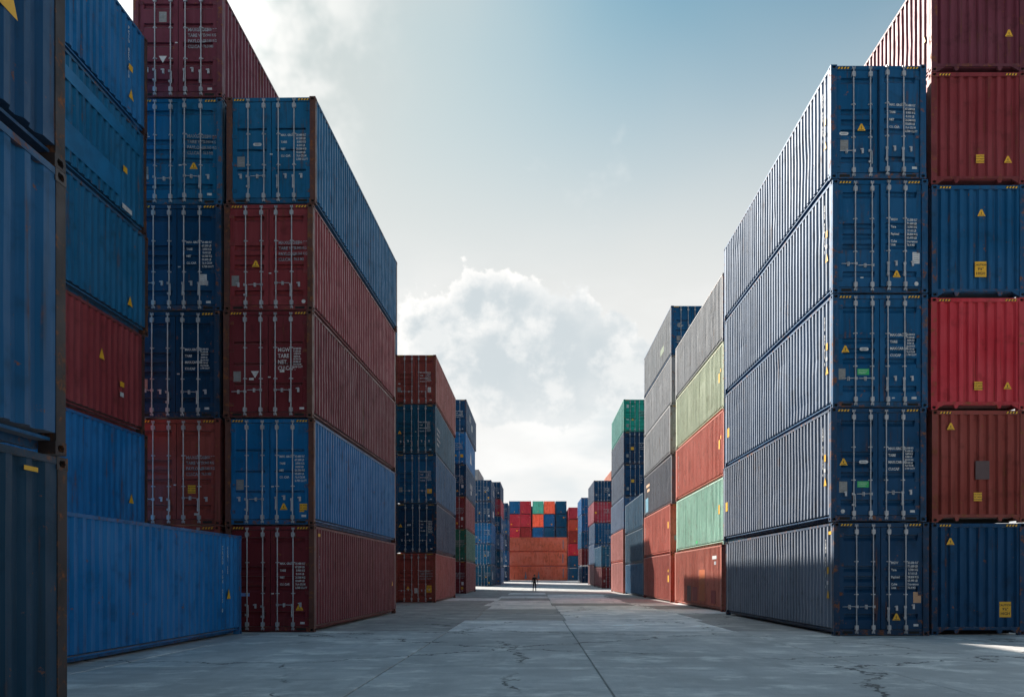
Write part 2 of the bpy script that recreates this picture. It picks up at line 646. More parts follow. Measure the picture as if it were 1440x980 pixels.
def door_mesh(H, side, style):
    def build():
        z0, z1 = 0.165, H - 0.125
        Hh = z1 - z0
        rec = {'A': [(0.905, 1.0), (0.60, 1.0), (0.50, 1.0), (0.40, 1.0), (0.13, 1.0)],
               'B': [(0.72, 0.42), (0.50, 0.42), (0.29, 0.42)],
               'C': [(0.90, 1.0), (0.70, 0.8), (0.50, 0.8), (0.30, 0.8), (0.11, 1.0)]}[style]
        prof = [(z0, 0.0)]
        for f, s in reversed(rec):
            zc = z0 + f * Hh
            prof += [(zc - 0.105 * s, 0.0), (zc - 0.02 * s, 0.070), (zc + 0.048 * s, 0.070), (zc + 0.056 * s, 0.0)]
        prof.append((z1, 0.0))
        w = XH - 0.010
        xs = [(0.0, 0), (0.115, 0), (0.135, 1), (w * 0.5, 1), (w - 0.135, 1), (w - 0.115, 0), (w, 0)]
        rng = random.Random(hash((side, style)) & 0xff)
        rows = []
        for z, d in prof:
            rows.append([(x, (d * s + (rng.uniform(-0.003, 0.004) if s else 0)), z) for x, s in xs])
        mb = MB().grid(rows)
        # edges and back
        mb.box(0.0, w, 0.076, 0.084, z0, z1)
        for (xa, xb, za, zb) in ((0, 0.004, z0, z1), (w - 0.004, w, z0, z1), (0.004, w - 0.004, z0, z0 + 0.004), (0.004, w - 0.004, z1 - 0.004, z1)):
            mb.box(xa, xb, 0.0005, 0.076, za, zb)
        if side > 0:
            mb = mirror_x(mb)
        return mb.mesh('door', 'paint')
    return cached(('door', round(H, 2), side, style), build)


def gasket_mesh(H, side):
    def build():
        z0, z1 = 0.150, H - 0.112
        mb = MB().box(-0.012, XH - 0.002, 0.087, 0.098, z0, z1)
        if side > 0: mb = mirror_x(mb)
        return mb.mesh('door_gasket', 'rubber')
    return cached(('gasket', round(H, 2), side), build)


ROD_Y = 0.018


def rod_mesh(H, x, bent):
    def build():
        mb = MB()
        if bent:
            pts = [(x, ROD_Y, 0.07), (x + 0.012, ROD_Y - 0.01, H * 0.38), (x - 0.004, ROD_Y, H * 0.62), (x, ROD_Y, H - 0.055)]
        else:
            pts = [(x, ROD_Y, 0.07), (x, ROD_Y, H - 0.055)]
        for a, b in zip(pts, pts[1:]):
            mb.cyl(a, b, 0.0165, 8)
        for z in (0.215, H - 0.235):                       # bearing brackets
            mb.box(x - 0.048, x + 0.048, ROD_Y - 0.026, DY - 0.001, z - 0.05, z + 0.05)
            mb.box(x - 0.032, x + 0.032, ROD_Y - 0.034, ROD_Y - 0.0265, z - 0.075, z + 0.06)
        for z in (0.085, H - 0.075):                       # cam keepers
            mb.box(x - 0.038, x - 0.019, ROD_Y - 0.02, 0.044, z - 0.03, z + 0.03)
            mb.box(x + 0.019, x + 0.038, ROD_Y - 0.02, 0.044, z - 0.03, z + 0.03)
        for z in (H * 0.365, H * 0.655):                   # guides
            mb.box(x - 0.055, x + 0.055, ROD_Y + 0.008, DY - 0.001, z - 0.012, z + 0.012)
            mb.box(x - 0.026, x + 0.026, ROD_Y - 0.027, ROD_Y + 0.008, z - 0.016, z + 0.016)
        return mb.mesh('lock_rod', 'steel')
    return cached(('rod', round(H, 2), x, bent), build)


def handle_mesh(x, z, dirn, drop):
    def build():
        mb = MB()
        if drop:                                           # handle hanging in its catch
            mb.cyl((x - 0.03 * dirn, ROD_Y - 0.012, z), (x - 0.035 * dirn, ROD_Y - 0.018, z - 0.33), 0.014, 6)
            mb.box(x - 0.055, x + 0.015, ROD_Y - 0.026, ROD_Y - 0.004, z - 0.03, z + 0.03)
            mb.box(x - 0.05, x + 0.01, ROD_Y - 0.024, DY - 0.001, z - 0.30, z - 0.25)
        else:
            mb.cyl((x, ROD_Y - 0.012, z + 0.01), (x + dirn * 0.36, ROD_Y - 0.016, z), 0.012, 6, 0.010)
            mb.box(x - 0.03, x + 0.045, ROD_Y - 0.028, ROD_Y - 0.004, z - 0.03, z + 0.035)
            cx = x + dirn * 0.18
            mb.box(cx - 0.03, cx + 0.03, ROD_Y - 0.005, DY - 0.001, z - 0.05, z + 0.05)
            mb.cyl((cx, ROD_Y - 0.04, z + 0.04), (cx, ROD_Y - 0.04, z - 0.06), 0.012, 6)
        return mb.mesh('handle', 'steel')
    return cached(('handle', x, round(z, 2), dirn, drop), build)


def catch_mesh(x, z):
    def build():
        mb = MB().box(x - 0.025, x + 0.025, ROD_Y - 0.01, DY - 0.001, z - 0.055, z + 0.07)
        mb.box(x - 0.06, x + 0.01, ROD_Y - 0.02, ROD_Y - 0.0095, z + 0.03, z + 0.06)
        return mb.mesh('handle_catch', 'steel')
    return cached(('catch', round(x, 3), round(z, 2)), build)


def hinge_mesh(z, side):
    def build():
        mb = MB().box(-0.035, 0.115, -0.014, -0.0015, z - 0.045, z + 0.045)
        mb.cyl((-0.012, -0.012, z - 0.06), (-0.012, -0.012, z + 0.06), 0.018, 6)
        if side > 0: mb = mirror_x(mb)
        return mb.mesh('hinge', 'frame')
    return cached(('hinge', round(z, 2), side), build)


def header_mesh(H):
    return cached(('hdr', round(H, 2)), lambda: MB().box(-HX + 0.15, HX - 0.15, 0.044, 0.15, H - 0.110, H - 0.008).mesh('door_header', 'paint'))


def sill_mesh():
    def build():
        mb = MB().box(-HX + 0.16, HX - 0.16, 0.044, 0.16, 0.02, 0.148)
        mb.mi = 1
        for s in (-1, 1):
            xa, xb = sorted((s * 0.72, s * 0.98))
            mb.box(xa, xb, 0.040, 0.0435, 0.05, 0.115)      # flat near-black pads painting the shade of corner slots
        return mb.mesh('door_sill', 'frame', 'under')
    return cached('sill', build)


def blind_rails(H):
    def build():
        top = MB().box(-HX + 0.15, HX - 0.15, 0.012, 0.12, H - 0.105, H - 0.008).mesh('end_header', 'paint')
        mb = MB().box(-HX + 0.15, HX - 0.15, 0.012, 0.14, 0.135, 0.205)
        for s in (-1, 1):
            for xc, w in ((0.56, 0.075), ):
                pts = [(s * xc - w, 0.135), (s * xc - 0.03, 0.035), (s * xc + 0.03, 0.035), (s * xc + w, 0.135)]
                mb.prism(pts, 0.02, 0.09)
            a, bb = HX - 0.162, HX - 0.36
            pts = [(a, 0.02), (a, 0.135), (bb, 0.135)]
            if s < 0:
                pts = [(-x, z) for x, z in pts][::-1]
            mb.prism(pts, 0.02, 0.09)
        low = mb.mesh('end_sill', 'frame')
        back = MB().box(-HX + 0.16, HX - 0.16, 0.5, 0.55, 0.012, 0.135).mesh('cross_member', 'under')
        return top, low, back
    return cached(('brail', round(H, 2)), build)


def stripe_mesh(H, x, y):
    def build():
        mb = MB()
        z0, z1 = H - 0.088, H - 0.036
        mb.mi = 0
        mb.box(x - 0.155, x + 0.155, y - 0.0025, y - 0.0005, z0, z1)
        mb.mi = 1
        for k in range(4):
            a = x - 0.15 + k * 0.078
            pts = [(a, z0), (a + 0.040, z0), (a + 0.066, z1), (a + 0.026, z1)]
            mb.prism(pts, y - 0.0045, y - 0.0027)
        return mb.mesh('hazard_stripe', 'black', 'yellow')
    return cached(('stripe', round(H, 2), x, round(y, 3)), build)


def on_front(V, x, z, y):
    return [(x + a, y, z + b) for a, b, _ in V]


def sticker_mesh(kind, x, z, y):
    """flat stickers and plates on the near end; centre (x, z)"""
    def build():
        mb = MB()
        th = 0.0025
        pl = lambda w, h: mb.box(x - w / 2, x + w / 2, y - th, y, z - h / 2, z + h / 2)
        if kind == 'triangle':
            mb.prism([(x - 0.105, z - 0.085), (x + 0.105, z - 0.085), (x + 0.02, z + 0.09), (x - 0.02, z + 0.09)], y - th, y)
            mb.mi = 1
            mb.prism([(x - 0.013, z - 0.01), (x + 0.004, z - 0.045), (x + 0.012, z - 0.04), (x + 0.002, z - 0.005), (x + 0.012, z - 0.002), (x - 0.004, z + 0.035)], y - th * 1.6, y - th * 1.1)
            mb.box(x - 0.06, x + 0.06, y - th * 1.6, y - th * 1.1, z - 0.07, z - 0.058)
            return mb.mesh('warning_triangle', 'yellow', 'black')
        if kind == 'caution':
            pl(0.21, 0.22)
            mb.mi = 1
            for i, s in enumerate(("CAUTION", "9'6\" HIGH", "CONTAINER")):
                V, F = text_geo(s, 0.048, 'CENTER', 0.001)
                mb.add_tris(on_front(V, x, z + 0.045 - i * 0.065, y - th * 1.4), F)
            return mb.mesh('caution_sticker', 'yellow', 'black')
        if kind == 'caution_big':
            mb.box(x - 0.15, x + 0.15, y - th, y, z - 0.2, z + 0.2)
            mb.mi = 1
            for i, s in enumerate(("CAUTION", "9'6\"", "HIGH")):
                V, F = text_geo(s, 0.075 if i == 0 else 0.1, 'CENTER', 0.002)
                mb.add_tris(on_front(V, x, z + 0.09 - i * 0.115, y - th * 1.4), F)
            return mb.mesh('caution_sticker', 'yellow', 'black')
        if kind == 'plate':
            pl(0.205, 0.28)
            mb.mi = 1
            for i in range(6):
                mb.box(x - 0.085, x + 0.085 - 0.02 * (i % 3), y - th * 1.6, y - th * 1.1, z + 0.10 - i * 0.042, z + 0.112 - i * 0.042)
            return mb.mesh('data_plate', 'plate', 'faded')
        if kind == 'pill':
            pts = []
            for s in (1, -1):
                for k in range(7):
                    t = -math.pi / 2 + math.pi * k / 6
                    pts.append((x + s * (0.075 + 0.042 * math.cos(t)), z + s * 0.042 * math.sin(t)))
            mb.prism(pts, y - th, y)
            mb.mi = 1
            mb.box(x - 0.07, x + 0.07, y - th * 1.6, y - th * 1.1, z - 0.012, z + 0.012)
            return mb.mesh('oval_plate', 'white', 'faded')
        if kind == 'green':
            pl(0.30, 0.155)
            mb.mi = 1
            for i in range(3):
                mb.box(x - 0.12, x + 0.12 - 0.03 * i, y - th * 1.6, y - th * 1.1, z + 0.035 - i * 0.04, z + 0.045 - i * 0.04)
            return mb.mesh('green_label', 'green', 'white')
        if kind == 'tag':
            pl(0.125, 0.06)
            return mb.mesh('white_tag', 'white')
        if kind == 'paper':
            pl(0.19, 0.29)
            mb.mi = 1
            for i in range(5):
                mb.box(x - 0.07, x + 0.06, y - th * 1.6, y - th * 1.1, z + 0.09 - i * 0.05, z + 0.102 - i * 0.05)
            return mb.mesh('white_notice', 'white', 'faded')
        if kind == 'card':
            pl(0.20, 0.28)
            return mb.mesh('tan_card', 'tan')
        if kind == 'bluetag':
            pl(0.30, 0.09)
            return mb.mesh('blue_label', 'lightblue')
        if kind == 'downtri':
            mb.prism([(x - 0.11, z + 0.085), (x, z - 0.105), (x + 0.11, z + 0.085)], y - th, y)
            return mb.mesh('white_triangle', 'white')
        if kind == 'disc':
            pts = [(x + 0.055 * math.cos(t * math.pi / 6), z + 0.055 * math.sin(t * math.pi / 6)) for t in range(12)]
            mb.prism(pts, y - th, y)
            return mb.mesh('round_label', 'white')
        if kind == 'yellowsq':
            pl(0.27, 0.27)
            return mb.mesh('yellow_label', 'yellow')
        if kind == 'patch':
            pl(0.36, 0.48)
            return mb.mesh('paint_patch', 'patch_dark')
        if kind == 'seal':
            pl(0.075, 0.03)
            return mb.mesh('door_seal', 'white')
        if kind == 'letters_pil':
            V, F = text_geo('PIL', 0.16, 'LEFT', 0.004)
            mb.add_tris(on_front(V, x, z, y - 0.002), F)
            return mb.mesh('lettering', 'white')
        if kind == 'bird':
            pts = [(-0.17, -0.02), (-0.06, -0.12), (0.02, -0.1), (0.08, -0.2), (0.12, -0.07), (0.24, 0.0), (0.1, 0.05), (0.02, 0.16), (-0.1, 0.14), (-0.14, 0.06)]
            mb.prism([(x + a, z + b) for a, b in pts], y - th, y)
            return mb.mesh('emblem', 'faded')
        raise KeyError(kind)
    return cached(('st', kind, round(x, 3), round(z, 3), round(y, 3)), build)


MARKS = {
    1: (("MAX. GROSS", "", "TARE", "", "NET", "", "CU. CAP.", ""),
        ("30.480 KG", "67.200 LB", " 3.900 KG", " 8.600 LB", "26.580 KG", "58.600 LB", "76.4 CU.M", "2.700 CU.FT"), 0.078, 0.078, 'white'),
    2: (("MGW.", "TARE", "NET.", "CU.CAP."),
        ("32.500 KG", "71.650 LB", " 3.750 KG", " 8.270 LB", "28.750 KG", "63.380 LB", "76.4 CU.M", "2.700 CU.FT"), 0.15, 0.062, 'white'),
    3: (("MAXGROSS", "TARE WT", "PAYLOAD", "CU.CAP"),
        ("32.500 KG", " 3.940 KG", "28.560 KG", "76.3 M3"), 0.125, 0.105, 'faded'),
    4: (("MAX.GROSS", "TARE", "MAX.CARGO", "CU.CAP"),
        ("32.500 KG", "71.650 LB", " 3.870 KG", " 8.530 LB", "28.630 KG", "63.120 LB", "76.4 CU.M", "2.700 CU.FT"), 0.092, 0.062, 'white'),
    5: (("MGW", "", "Tare", "", "Payload", "", "Cube", "Unit"),
        ("32.500 KG", "71.650 LB", " 3.700 KG", " 8.160 LB", "28.800 KG", "63.490 LB", "Dangerous", "76.4 M3"), 0.082, 0.08, 'white'),
}


def mark_mesh(style, H, dz=0.0):
    def build():
        lab, num, s1, s2, mat = MARKS[style]
        top = H * 0.655 + dz
        span = {1: 0.66, 2: 0.50, 3: 0.46, 4: 0.52, 5: 0.64}[style]
        mb = MB()
        for i, s in enumerate(lab):
            if s:
                V, F = text_geo(s, s1, 'LEFT', 0.003)
                V = [(a * 0.86, b, 0) for a, b, _ in V]
                mb.add_tris(on_front(V, 0.265, top - span * i / (len(lab) - 0.999) - s1 * 0.7, DY - 0.004), F)
        for i, s in enumerate(num):
            if s:
                V, F = text_geo(s, s2, 'LEFT', 0.0025)
                V = [(a * 0.8, b, 0) for a, b, _ in V]
                mb.add_tris(on_front(V, 0.685, top - span * i / (len(num) - 0.999) - s2 * 0.7, DY - 0.004), F)
        return mb.mesh('weight_markings', mat)
    return cached(('mark', style, round(H, 2), dz), build)


def side_text_mesh(kind, side, y, z, size, mat, bold=0.004):
    """lettering on a long side; side +1 reads from +x, -1 from -x; y is where it begins, z its top"""
    def build():
        mb = MB()
        x = HX - 0.0065
        if kind.startswith('|'):                           # stacked vertical lettering
            for i, ch in enumerate(kind[1:]):
                if ch == ' ': continue
                V, F = text_geo(ch, size, 'CENTER', bold)
                mb.add_tris([(x, y + a, z - (i + 1) * size * 0.92 + b) for a, b, _ in V], F)
        else:
            V, F = text_geo(kind, size, 'LEFT', bold)
            mb.add_tris([(x, y + a, z + b) for a, b, _ in V], F)
        if side < 0:
            # keep it readable: mirror the position, not the glyphs
            c = max(v[1] for v in mb.V) + min(v[1] for v in mb.V)
            mb.V = [(-a, c - b, d) for a, b, d in mb.V]
        return mb.mesh('side_lettering', mat)
    return cached(('stext', kind, side, y, z, size, mat), build)


def side_patch_mesh(side, y0, y1, z0, z1, mat, tri=False, off=0.0):
    """label or touched-up rectangle on a long side, pressed over the ribs"""
    def build():
        mb = MB()
        x = HX - 0.0035 - off
        mb.box(x - 0.003, x, y0, y1, z0, z1) if not tri else None
        if tri:
            n = len(mb.V)
            pts = [(y0, z0), (y1, z0), ((y0 + y1) / 2, z1)]
            mb.V += [(x, a, b) for a, b in pts] + [(x - 0.003, a, b) for a, b in pts]
            mb.face((n, n + 1, n + 2)); mb.face((n + 5, n + 4, n + 3))
            for i in range(3):
                j = (i + 1) % 3
                mb.face((n + i, n + 3 + i, n + 3 + j, n + j))
        if side < 0: mb = mirror_x(mb)
        return mb.mesh('side_label', mat)
    return cached(('spatch', side, y0, y1, z0, z1, mat, tri), build)


# ------------------------------------------------------------------ the container
ORD = {1: 'bottom', 2: 'second from ground', 3: 'third from ground', 4: 'fourth from ground', 5: 'fifth from ground', 6: 'sixth from ground'}
COUNT = [0]


def container(loc, color, cname, where, group, L=12.192, H=2.896, end='door', style='A', mark=1, stickers=(), side_items=(),
              ajar=0.0, lod=0, rotz=0.0, tilt=0.0, frame_tint=None, side_color=None, post_tint=None, bent=False):
    COUNT[0] += 1
    root = bpy.data.objects.new('shipping_container', None)
    root.empty_display_size = 0.5
    COL.objects.link(root)
    root.location = loc
    root.rotation_euler = (tilt, 0, rotz)
    root['label'] = f'{cname} shipping container, {where}'
    root['category'] = 'container'
    root['group'] = group
    rng = random.Random(COUNT[0] * 13 + 5)
    fc = frame_tint or tuple(x * 0.8 + 0.008 for x in color)
    for s in (-1, 1):
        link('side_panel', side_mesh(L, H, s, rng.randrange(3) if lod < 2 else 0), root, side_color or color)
    link('roof_panel', roof_mesh(L, H), root, color)
    if lod == 0:
        for nm, me in frame_meshes(L, H):
            link(nm, me, root, post_tint if post_tint and nm[:6] == 'corner' else fc)
    else:
        link('frame', frame_single(L, H), root, fc)
    link('end_panel', corr_end_mesh(H, L - 0.02, -1), root, color)
    doors = {}
    if end == 'door':
        link('door_header', header_mesh(H), root, color)
        link('door_sill', sill_mesh(), root, fc)
        for s in (-1, 1):
            hl = Vector((s * XH, DY, 0))
            d = link('door', door_mesh(H, s, style), root, color, hl)
            doors[s] = (d, hl)
            if s > 0 and ajar: d.rotation_euler.z = R(ajar)
            link('door_gasket', gasket_mesh(H, s), d, None)
            for i, x in enumerate((0.2, 0.63)):
                link('lock_rod', rod_mesh(H, s * x, bent and s < 0 and i == 0), d, None, -hl)
                if lod == 0:
                    zz = 0.74 if rng.random() < 0.7 else 0.70
                    drop = rng.random() < 0.45
                    if i == 1 and s > 0: drop = True
                    dirn = s if drop else (1 if (s > 0 and i == 0) else -1)
                    link('handle', handle_mesh(s * x, zz, dirn, drop), d, None, -hl)
                    if drop: link('handle_catch', catch_mesh(s * x + dirn * 0.2, zz), d, None, -hl)
            if lod == 0:
                for z in (0.36, H * 0.37, H * 0.63, H - 0.32):
                    link('hinge', hinge_mesh(z, s), d, fc)
        y = DY - 0.002
        if mark:
            d, hl = doors[1]
            link('weight_markings', mark_mesh(mark, H), d, None, -hl)['kind'] = 'stuff'
        if lod < 2:
            for x in (-0.88, 0.88):
                link('hazard_stripe', stripe_mesh(H, x, 0.0435), root)
    else:
        link('end_panel', corr_end_mesh(H, 0.03, 1), root, color)
        t, b, k = blind_rails(H)
        link('end_header', t, root, color)
        link('end_sill', b, root, fc)
        link('cross_member', k, root)
        y = 0.0285
        if lod < 2:
            for x in (-0.86, 0.86):
                link('hazard_stripe', stripe_mesh(H, x, 0.0115), root)
    for it in stickers:
        kind, x, z = it[:3]
        me = sticker_mesh(kind, x, z, y)
        nm = me.name.split('.')[0]
        if end == 'door':
            d, hl = doors[1 if x > 0 else -1]
            link(nm, me, d, None, -hl)
        else:
            link(nm, me, root)
    for me in side_items:
        o = link(me.name.split('.')[0], me, root)
        if 'lettering' in me.name: o['kind'] = 'stuff'
    return root


def gz(y):
    return 0.0 if y < 95 else min((y - 95) * 0.0105, 0.81)


# ------------------------------------------------------------------ colours (base colours of the paint)
C = dict(
    navy=(0.003, 0.033, 0.084), navy2=(0.003, 0.043, 0.110), blue=(0.002, 0.094, 0.205), blue2=(0.002, 0.108, 0.275),
    vivid=(0.002, 0.128, 0.345), mid=(0.002, 0.068, 0.170), slate=(0.006, 0.080, 0.155), teal=(0.003, 0.062, 0.120),
    maroon=(0.120, 0.016, 0.022), maroon2=(0.19, 0.028, 0.034), redbrown=(0.21, 0.042, 0.034), red=(0.46, 0.030, 0.045),
    brick=(0.38, 0.070, 0.046), rust=(0.46, 0.120, 0.080), orange=(0.95, 0.180, 0.095), crimson=(0.36, 0.034, 0.060),
    sea=(0.08, 0.56, 0.42), green=(0.004, 0.27, 0.21), dkgreen=(0.018, 0.125, 0.088), sage=(0.42, 0.48, 0.33),
    mint=(0.36, 0.62, 0.50), grey=(0.27, 0.28, 0.30), steelblue=(0.05, 0.125, 0.25), dark=(0.003, 0.030, 0.062),
    brightred=(0.54, 0.120, 0.080), coral=(0.70, 0.27, 0.19), plum=(0.120, 0.026, 0.042), ash=(0.105, 0.115, 0.145))
CN = dict(navy='navy', navy2='navy', blue='blue', blue2='blue', vivid='vivid blue', mid='dark blue', slate='slate blue',
          teal='dark teal', maroon='dark maroon', maroon2='maroon', redbrown='red-brown', red='bright red', brick='brick red',
          rust='rusty red', orange='orange-red', crimson='crimson', sea='sea green', green='green', dkgreen='dark green',
          sage='sage green', mint='mint green', grey='grey', steelblue='steel blue', dark='blackish blue',
          brightred='light red', coral='salmon', plum='plum', ash='dark grey')


def stack(xc, y, rows, where, group, H=2.896, L=12.192, end='door', lod=0, jit=0.055, rot=0.0, extra=None, top_gap=0.02, base=None, seed=0, side_glare=0.0, post=None):
    """rows: colour keys from the ground up; xc: middle of the stack; y: its near end"""
    rng = random.Random(int(xc * 100) * 31 + int(y * 10) + seed)
    z = gz(y) if base is None else base
    tilt = 0.0105 if 95 <= y < 172 else 0.0
    n = len(rows)
    for i, k in enumerate(rows):
        pos = 'top' if i == n - 1 and n > 1 else ORD[i + 1]
        ex = dict(extra.get(i, {})) if extra else {}
        jx, jy, jr = rng.uniform(-jit, jit), rng.uniform(-jit, jit), rng.uniform(-0.2, 0.2)
        a = dict(L=L, H=H, end=end, lod=lod, style=rng.choice('AAAB'), mark=rng.choice((1, 3, 4, 5)))
        if end == 'door' and 'stickers' not in ex:
            st = [('tag', 0.86, 0.26)]
            if rng.random() < 0.75: st.append(('plate', -0.86, 0.92))
            if rng.random() < 0.5: st.append(('triangle', rng.choice((-0.42, 0.42)), rng.choice((0.52, 1.28))))
            if rng.random() < 0.4: st.append(('caution', 0.84, 0.5))
            if rng.random() < 0.4: st.append(('pill', -0.40, 1.46))
            if rng.random() < 0.4: st.append(('paper', 0.88, 0.92))
            a['stickers'] = st
        elif end == 'blind' and 'stickers' not in ex:
            a['stickers'] = [('caution', rng.choice((0.1, 0.85)), 0.6), ('triangle', rng.choice((-0.8, 0.85)), rng.choice((0.6, 2.2)))]
        if side_glare:                                       # long sides greyed: glancing sun and sky glare mixed into their colour
            a['side_color'] = tuple(v * (1 - side_glare) + side_glare * g for v, g in zip(C[k], (0.36, 0.38, 0.43)))
        a['post_tint'] = post
        a.update(ex)
        container((xc + jx, y + jy, z), C[k], CN[k], f'{pos} {where}', group, rotz=R(rot + jr), tilt=tilt, **a)
        z += a['H'] + top_gap


# ------------------------------------------------------------------ ground: concrete apron with separate slabs
def ground():
    mb = MB()
    xs = [-1500, -60, -30, 30, 60, 1500]
    ys = [-300, -20, 94.99, 95.0, 110, 172.2, 260, 1500]
    def zz(y):
        return -0.03 if y < 95 else gz(y)
    mb.grid([[(x, y, zz(y)) for x in xs] for y in ys])
    g = link('ground', mb.mesh('ground', 'concrete'), None, (0.52, 0.52, 0.52))
    g['kind'] = 'structure'
    g['label'] = 'weathered grey concrete yard between the container stacks'
    yj = [-6, -1, 4.2, 9.4, 14.2, 18.7, 23.5, 29.3, 35.0, 39.7, 44.2, 48.4, 54, 60, 66, 73, 80, 88, 94.98]
    rng = random.Random(11)
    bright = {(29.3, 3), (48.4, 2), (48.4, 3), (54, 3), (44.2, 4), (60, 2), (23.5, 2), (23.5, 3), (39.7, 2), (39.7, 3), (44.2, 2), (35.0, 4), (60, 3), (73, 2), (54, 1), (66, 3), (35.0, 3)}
    for r in range(len(yj) - 1):
        y0, y1 = yj[r], yj[r + 1]
        sh = rng.uniform(-0.35, 0.35) if y0 > 20 else 0
        xj = [-16.5, -12, -7.2, -2.4 + sh, 1.0 + sh * 0.3, 5.6 + sh, 10.4, 15.2, 20.0]
        for k in range(len(xj) - 1):
            w, l = xj[k + 1] - xj[k] - 0.03, y1 - y0 - 0.03
            cx, cy = (xj[k] + xj[k + 1]) / 2, (y0 + y1) / 2
            mbs = MB()
            a, b, ch = w / 2, l / 2, 0.008
            n = 0
            mbs.V = [(-a, -b, -0.028), (a, -b, -0.028), (a, b, -0.028), (-a, b, -0.028),
                     (-a, -b, -ch), (a, -b, -ch), (a, b, -ch), (-a, b, -ch),
                     (-a + ch, -b + ch, 0), (a - ch, -b + ch, 0), (a - ch, b - ch, 0), (-a + ch, b - ch, 0)]
            for q in ((0, 1, 5, 4), (1, 2, 6, 5), (2, 3, 7, 6), (3, 0, 4, 7), (4, 5, 9, 8), (5, 6, 10, 9), (6, 7, 11, 10), (7, 4, 8, 11), (8, 9, 10, 11)):
                mbs.face(q)
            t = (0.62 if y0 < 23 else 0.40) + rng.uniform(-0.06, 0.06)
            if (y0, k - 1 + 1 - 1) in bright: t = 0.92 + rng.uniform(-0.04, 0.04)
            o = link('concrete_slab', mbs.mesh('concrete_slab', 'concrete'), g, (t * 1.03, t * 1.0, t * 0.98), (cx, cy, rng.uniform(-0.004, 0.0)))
            o.rotation_euler = (rng.uniform(-0.0004, 0.0004), rng.uniform(-0.0004, 0.0004), 0)
    return g


ground()

# ------------------------------------------------------------------ stacks on the left
hw = HX
G_L, G_R, G_F = 'stacks along the left of the lane', 'stacks along the right of the lane', 'stacks closing the far end of the lane'
ST = sticker_mesh


def rt(kind, y, z, size, mat='white'): return side_text_mesh(kind, 1, y, z, size, mat)
def lt(kind, y, z, size, mat='white'): return side_text_mesh(kind, -1, y, z, size, mat)
def rp(*a, **k): return side_patch_mesh(1, *a, **k)
def lp(*a, **k): return side_patch_mesh(-1, *a, **k)


YL = 12.192
# nearest stack, cut by the left edge of the picture
stack(-4.36 - hw, 7.83 - YL, ['dark', 'mid', 'navy2', 'mid', 'navy'], 'of the stack at the left picture edge', G_L, post=(0.030, 0.022, 0.022), H=2.591, end='door',
      jit=0.02, extra={0: dict(side_items=[rp(YL - 0.66, YL - 0.46, 2.41, 2.45, 'yellow')]),
                        2: dict(side_items=[rp(YL - 1.05, YL - 0.72, 0.95, 1.35, 'yellow', tri=True)])})
# blue and red stack seen from its long side
stack(-10.28 - hw, 22.3 - YL, ['blue2', 'vivid', 'maroon2', 'blue', 'blue', 'blue2'], 'of side-on stack behind the left-edge stack', G_L, post=(0.050, 0.026, 0.022), H=2.591,
      rot=-0.3, extra={5: dict(side_items=[rt('|PCIU 852 413', YL - 1.0, 2.35, 0.12), rp(YL - 1.0, YL - 0.8, 1.25, 1.4, 'yellow'),
                                           rp(YL - 1.0, YL - 0.75, 0.55, 0.8, 'yellow', tri=True)]),
                       4: dict(side_items=[rp(YL - 4.6, YL - 0.35, 1.95, 2.25, 'patch_blue', off=0.002), rt('I O A A A N I', YL - 4.5, 2.02, 0.2),
                                           rp(YL - 6.6, YL - 1.4, 0.45, 1.05, 'patch_blue', off=0.002),
                                           rp(YL - 1.25, YL - 1.05, 1.15, 1.3, 'yellow'), rp(YL - 1.3, YL - 0.8, 0.22, 0.34, 'white')]),
                       3: dict(side_items=[rp(YL - 1.1, YL - 0.85, 0.5, 0.75, 'yellow', tri=True)]),
                       2: dict(side_items=[rp(YL - 1.3, YL - 1.1, 1.0, 1.12, 'yellow'), rp(YL - 1.3, YL - 1.12, 0.75, 0.86, 'white'),
                                           rp(YL - 2.3, YL - 2.05, 1.45, 1.7, 'yellow', tri=True),
                                           rp(YL - 6.8, YL - 5.2, 1.1, 1.9, 'patch_dark', off=0.002)]),
                       1: dict(side_items=[rp(YL - 1.0, YL - 0.75, 0.75, 0.98, 'yellow', tri=True)])})
# single long blue container on the ground in front
container((-7.76 - hw, 22.4 - YL, 0), C['vivid'], CN['vivid'], 'alone on the ground before the left door stacks', G_L, H=2.591, style='A', mark=1,
          side_items=[rt('|CAXU 964 215 0', YL - 1.35, 2.3, 0.13), rt('|45G1 22', YL - 1.0, 2.3, 0.11),
                      rp(YL - 1.05, YL - 0.8, 0.95, 1.2, 'yellow', tri=True)])
# six-high door stack
stack(-8.56 - hw, 23.05, ['redbrown', 'redbrown', 'navy', 'navy2', 'blue', 'plum'], 'of six-high door stack behind the lone container', G_L,
      extra={1: dict(style='A', mark=3, stickers=[('caution', 0.42, 0.98), ('seal', -0.04, 1.1), ('tag', 0.55, 0.3)]),
             2: dict(style='A', mark=4, stickers=[('seal', 0.08, 1.2), ('tag', 0.86, 0.26), ('plate', -0.86, 0.92)]),
             3: dict(style='A', mark=1, stickers=[('paper', 0.72, 0.85), ('tag', 0.86, 0.24), ('pill', -0.95, 1.2), ('seal', 0.07, 1.2)]),
             4: dict(style='A', mark=3, ajar=4.0, stickers=[('triangle', 0.44, 1.04), ('tag', 0.86, 0.28), ('letters_pil', -0.98, 1.85), ('plate', -0.92, 0.9), ('seal', 0.08, 1.05)]),
             5: dict(style='C', mark=3, stickers=[('downtri', -0.42, 1.05), ('tag', 0.86, 0.24), ('plate', -0.42, 2.2), ('seal', -0.05, 1.5)])})
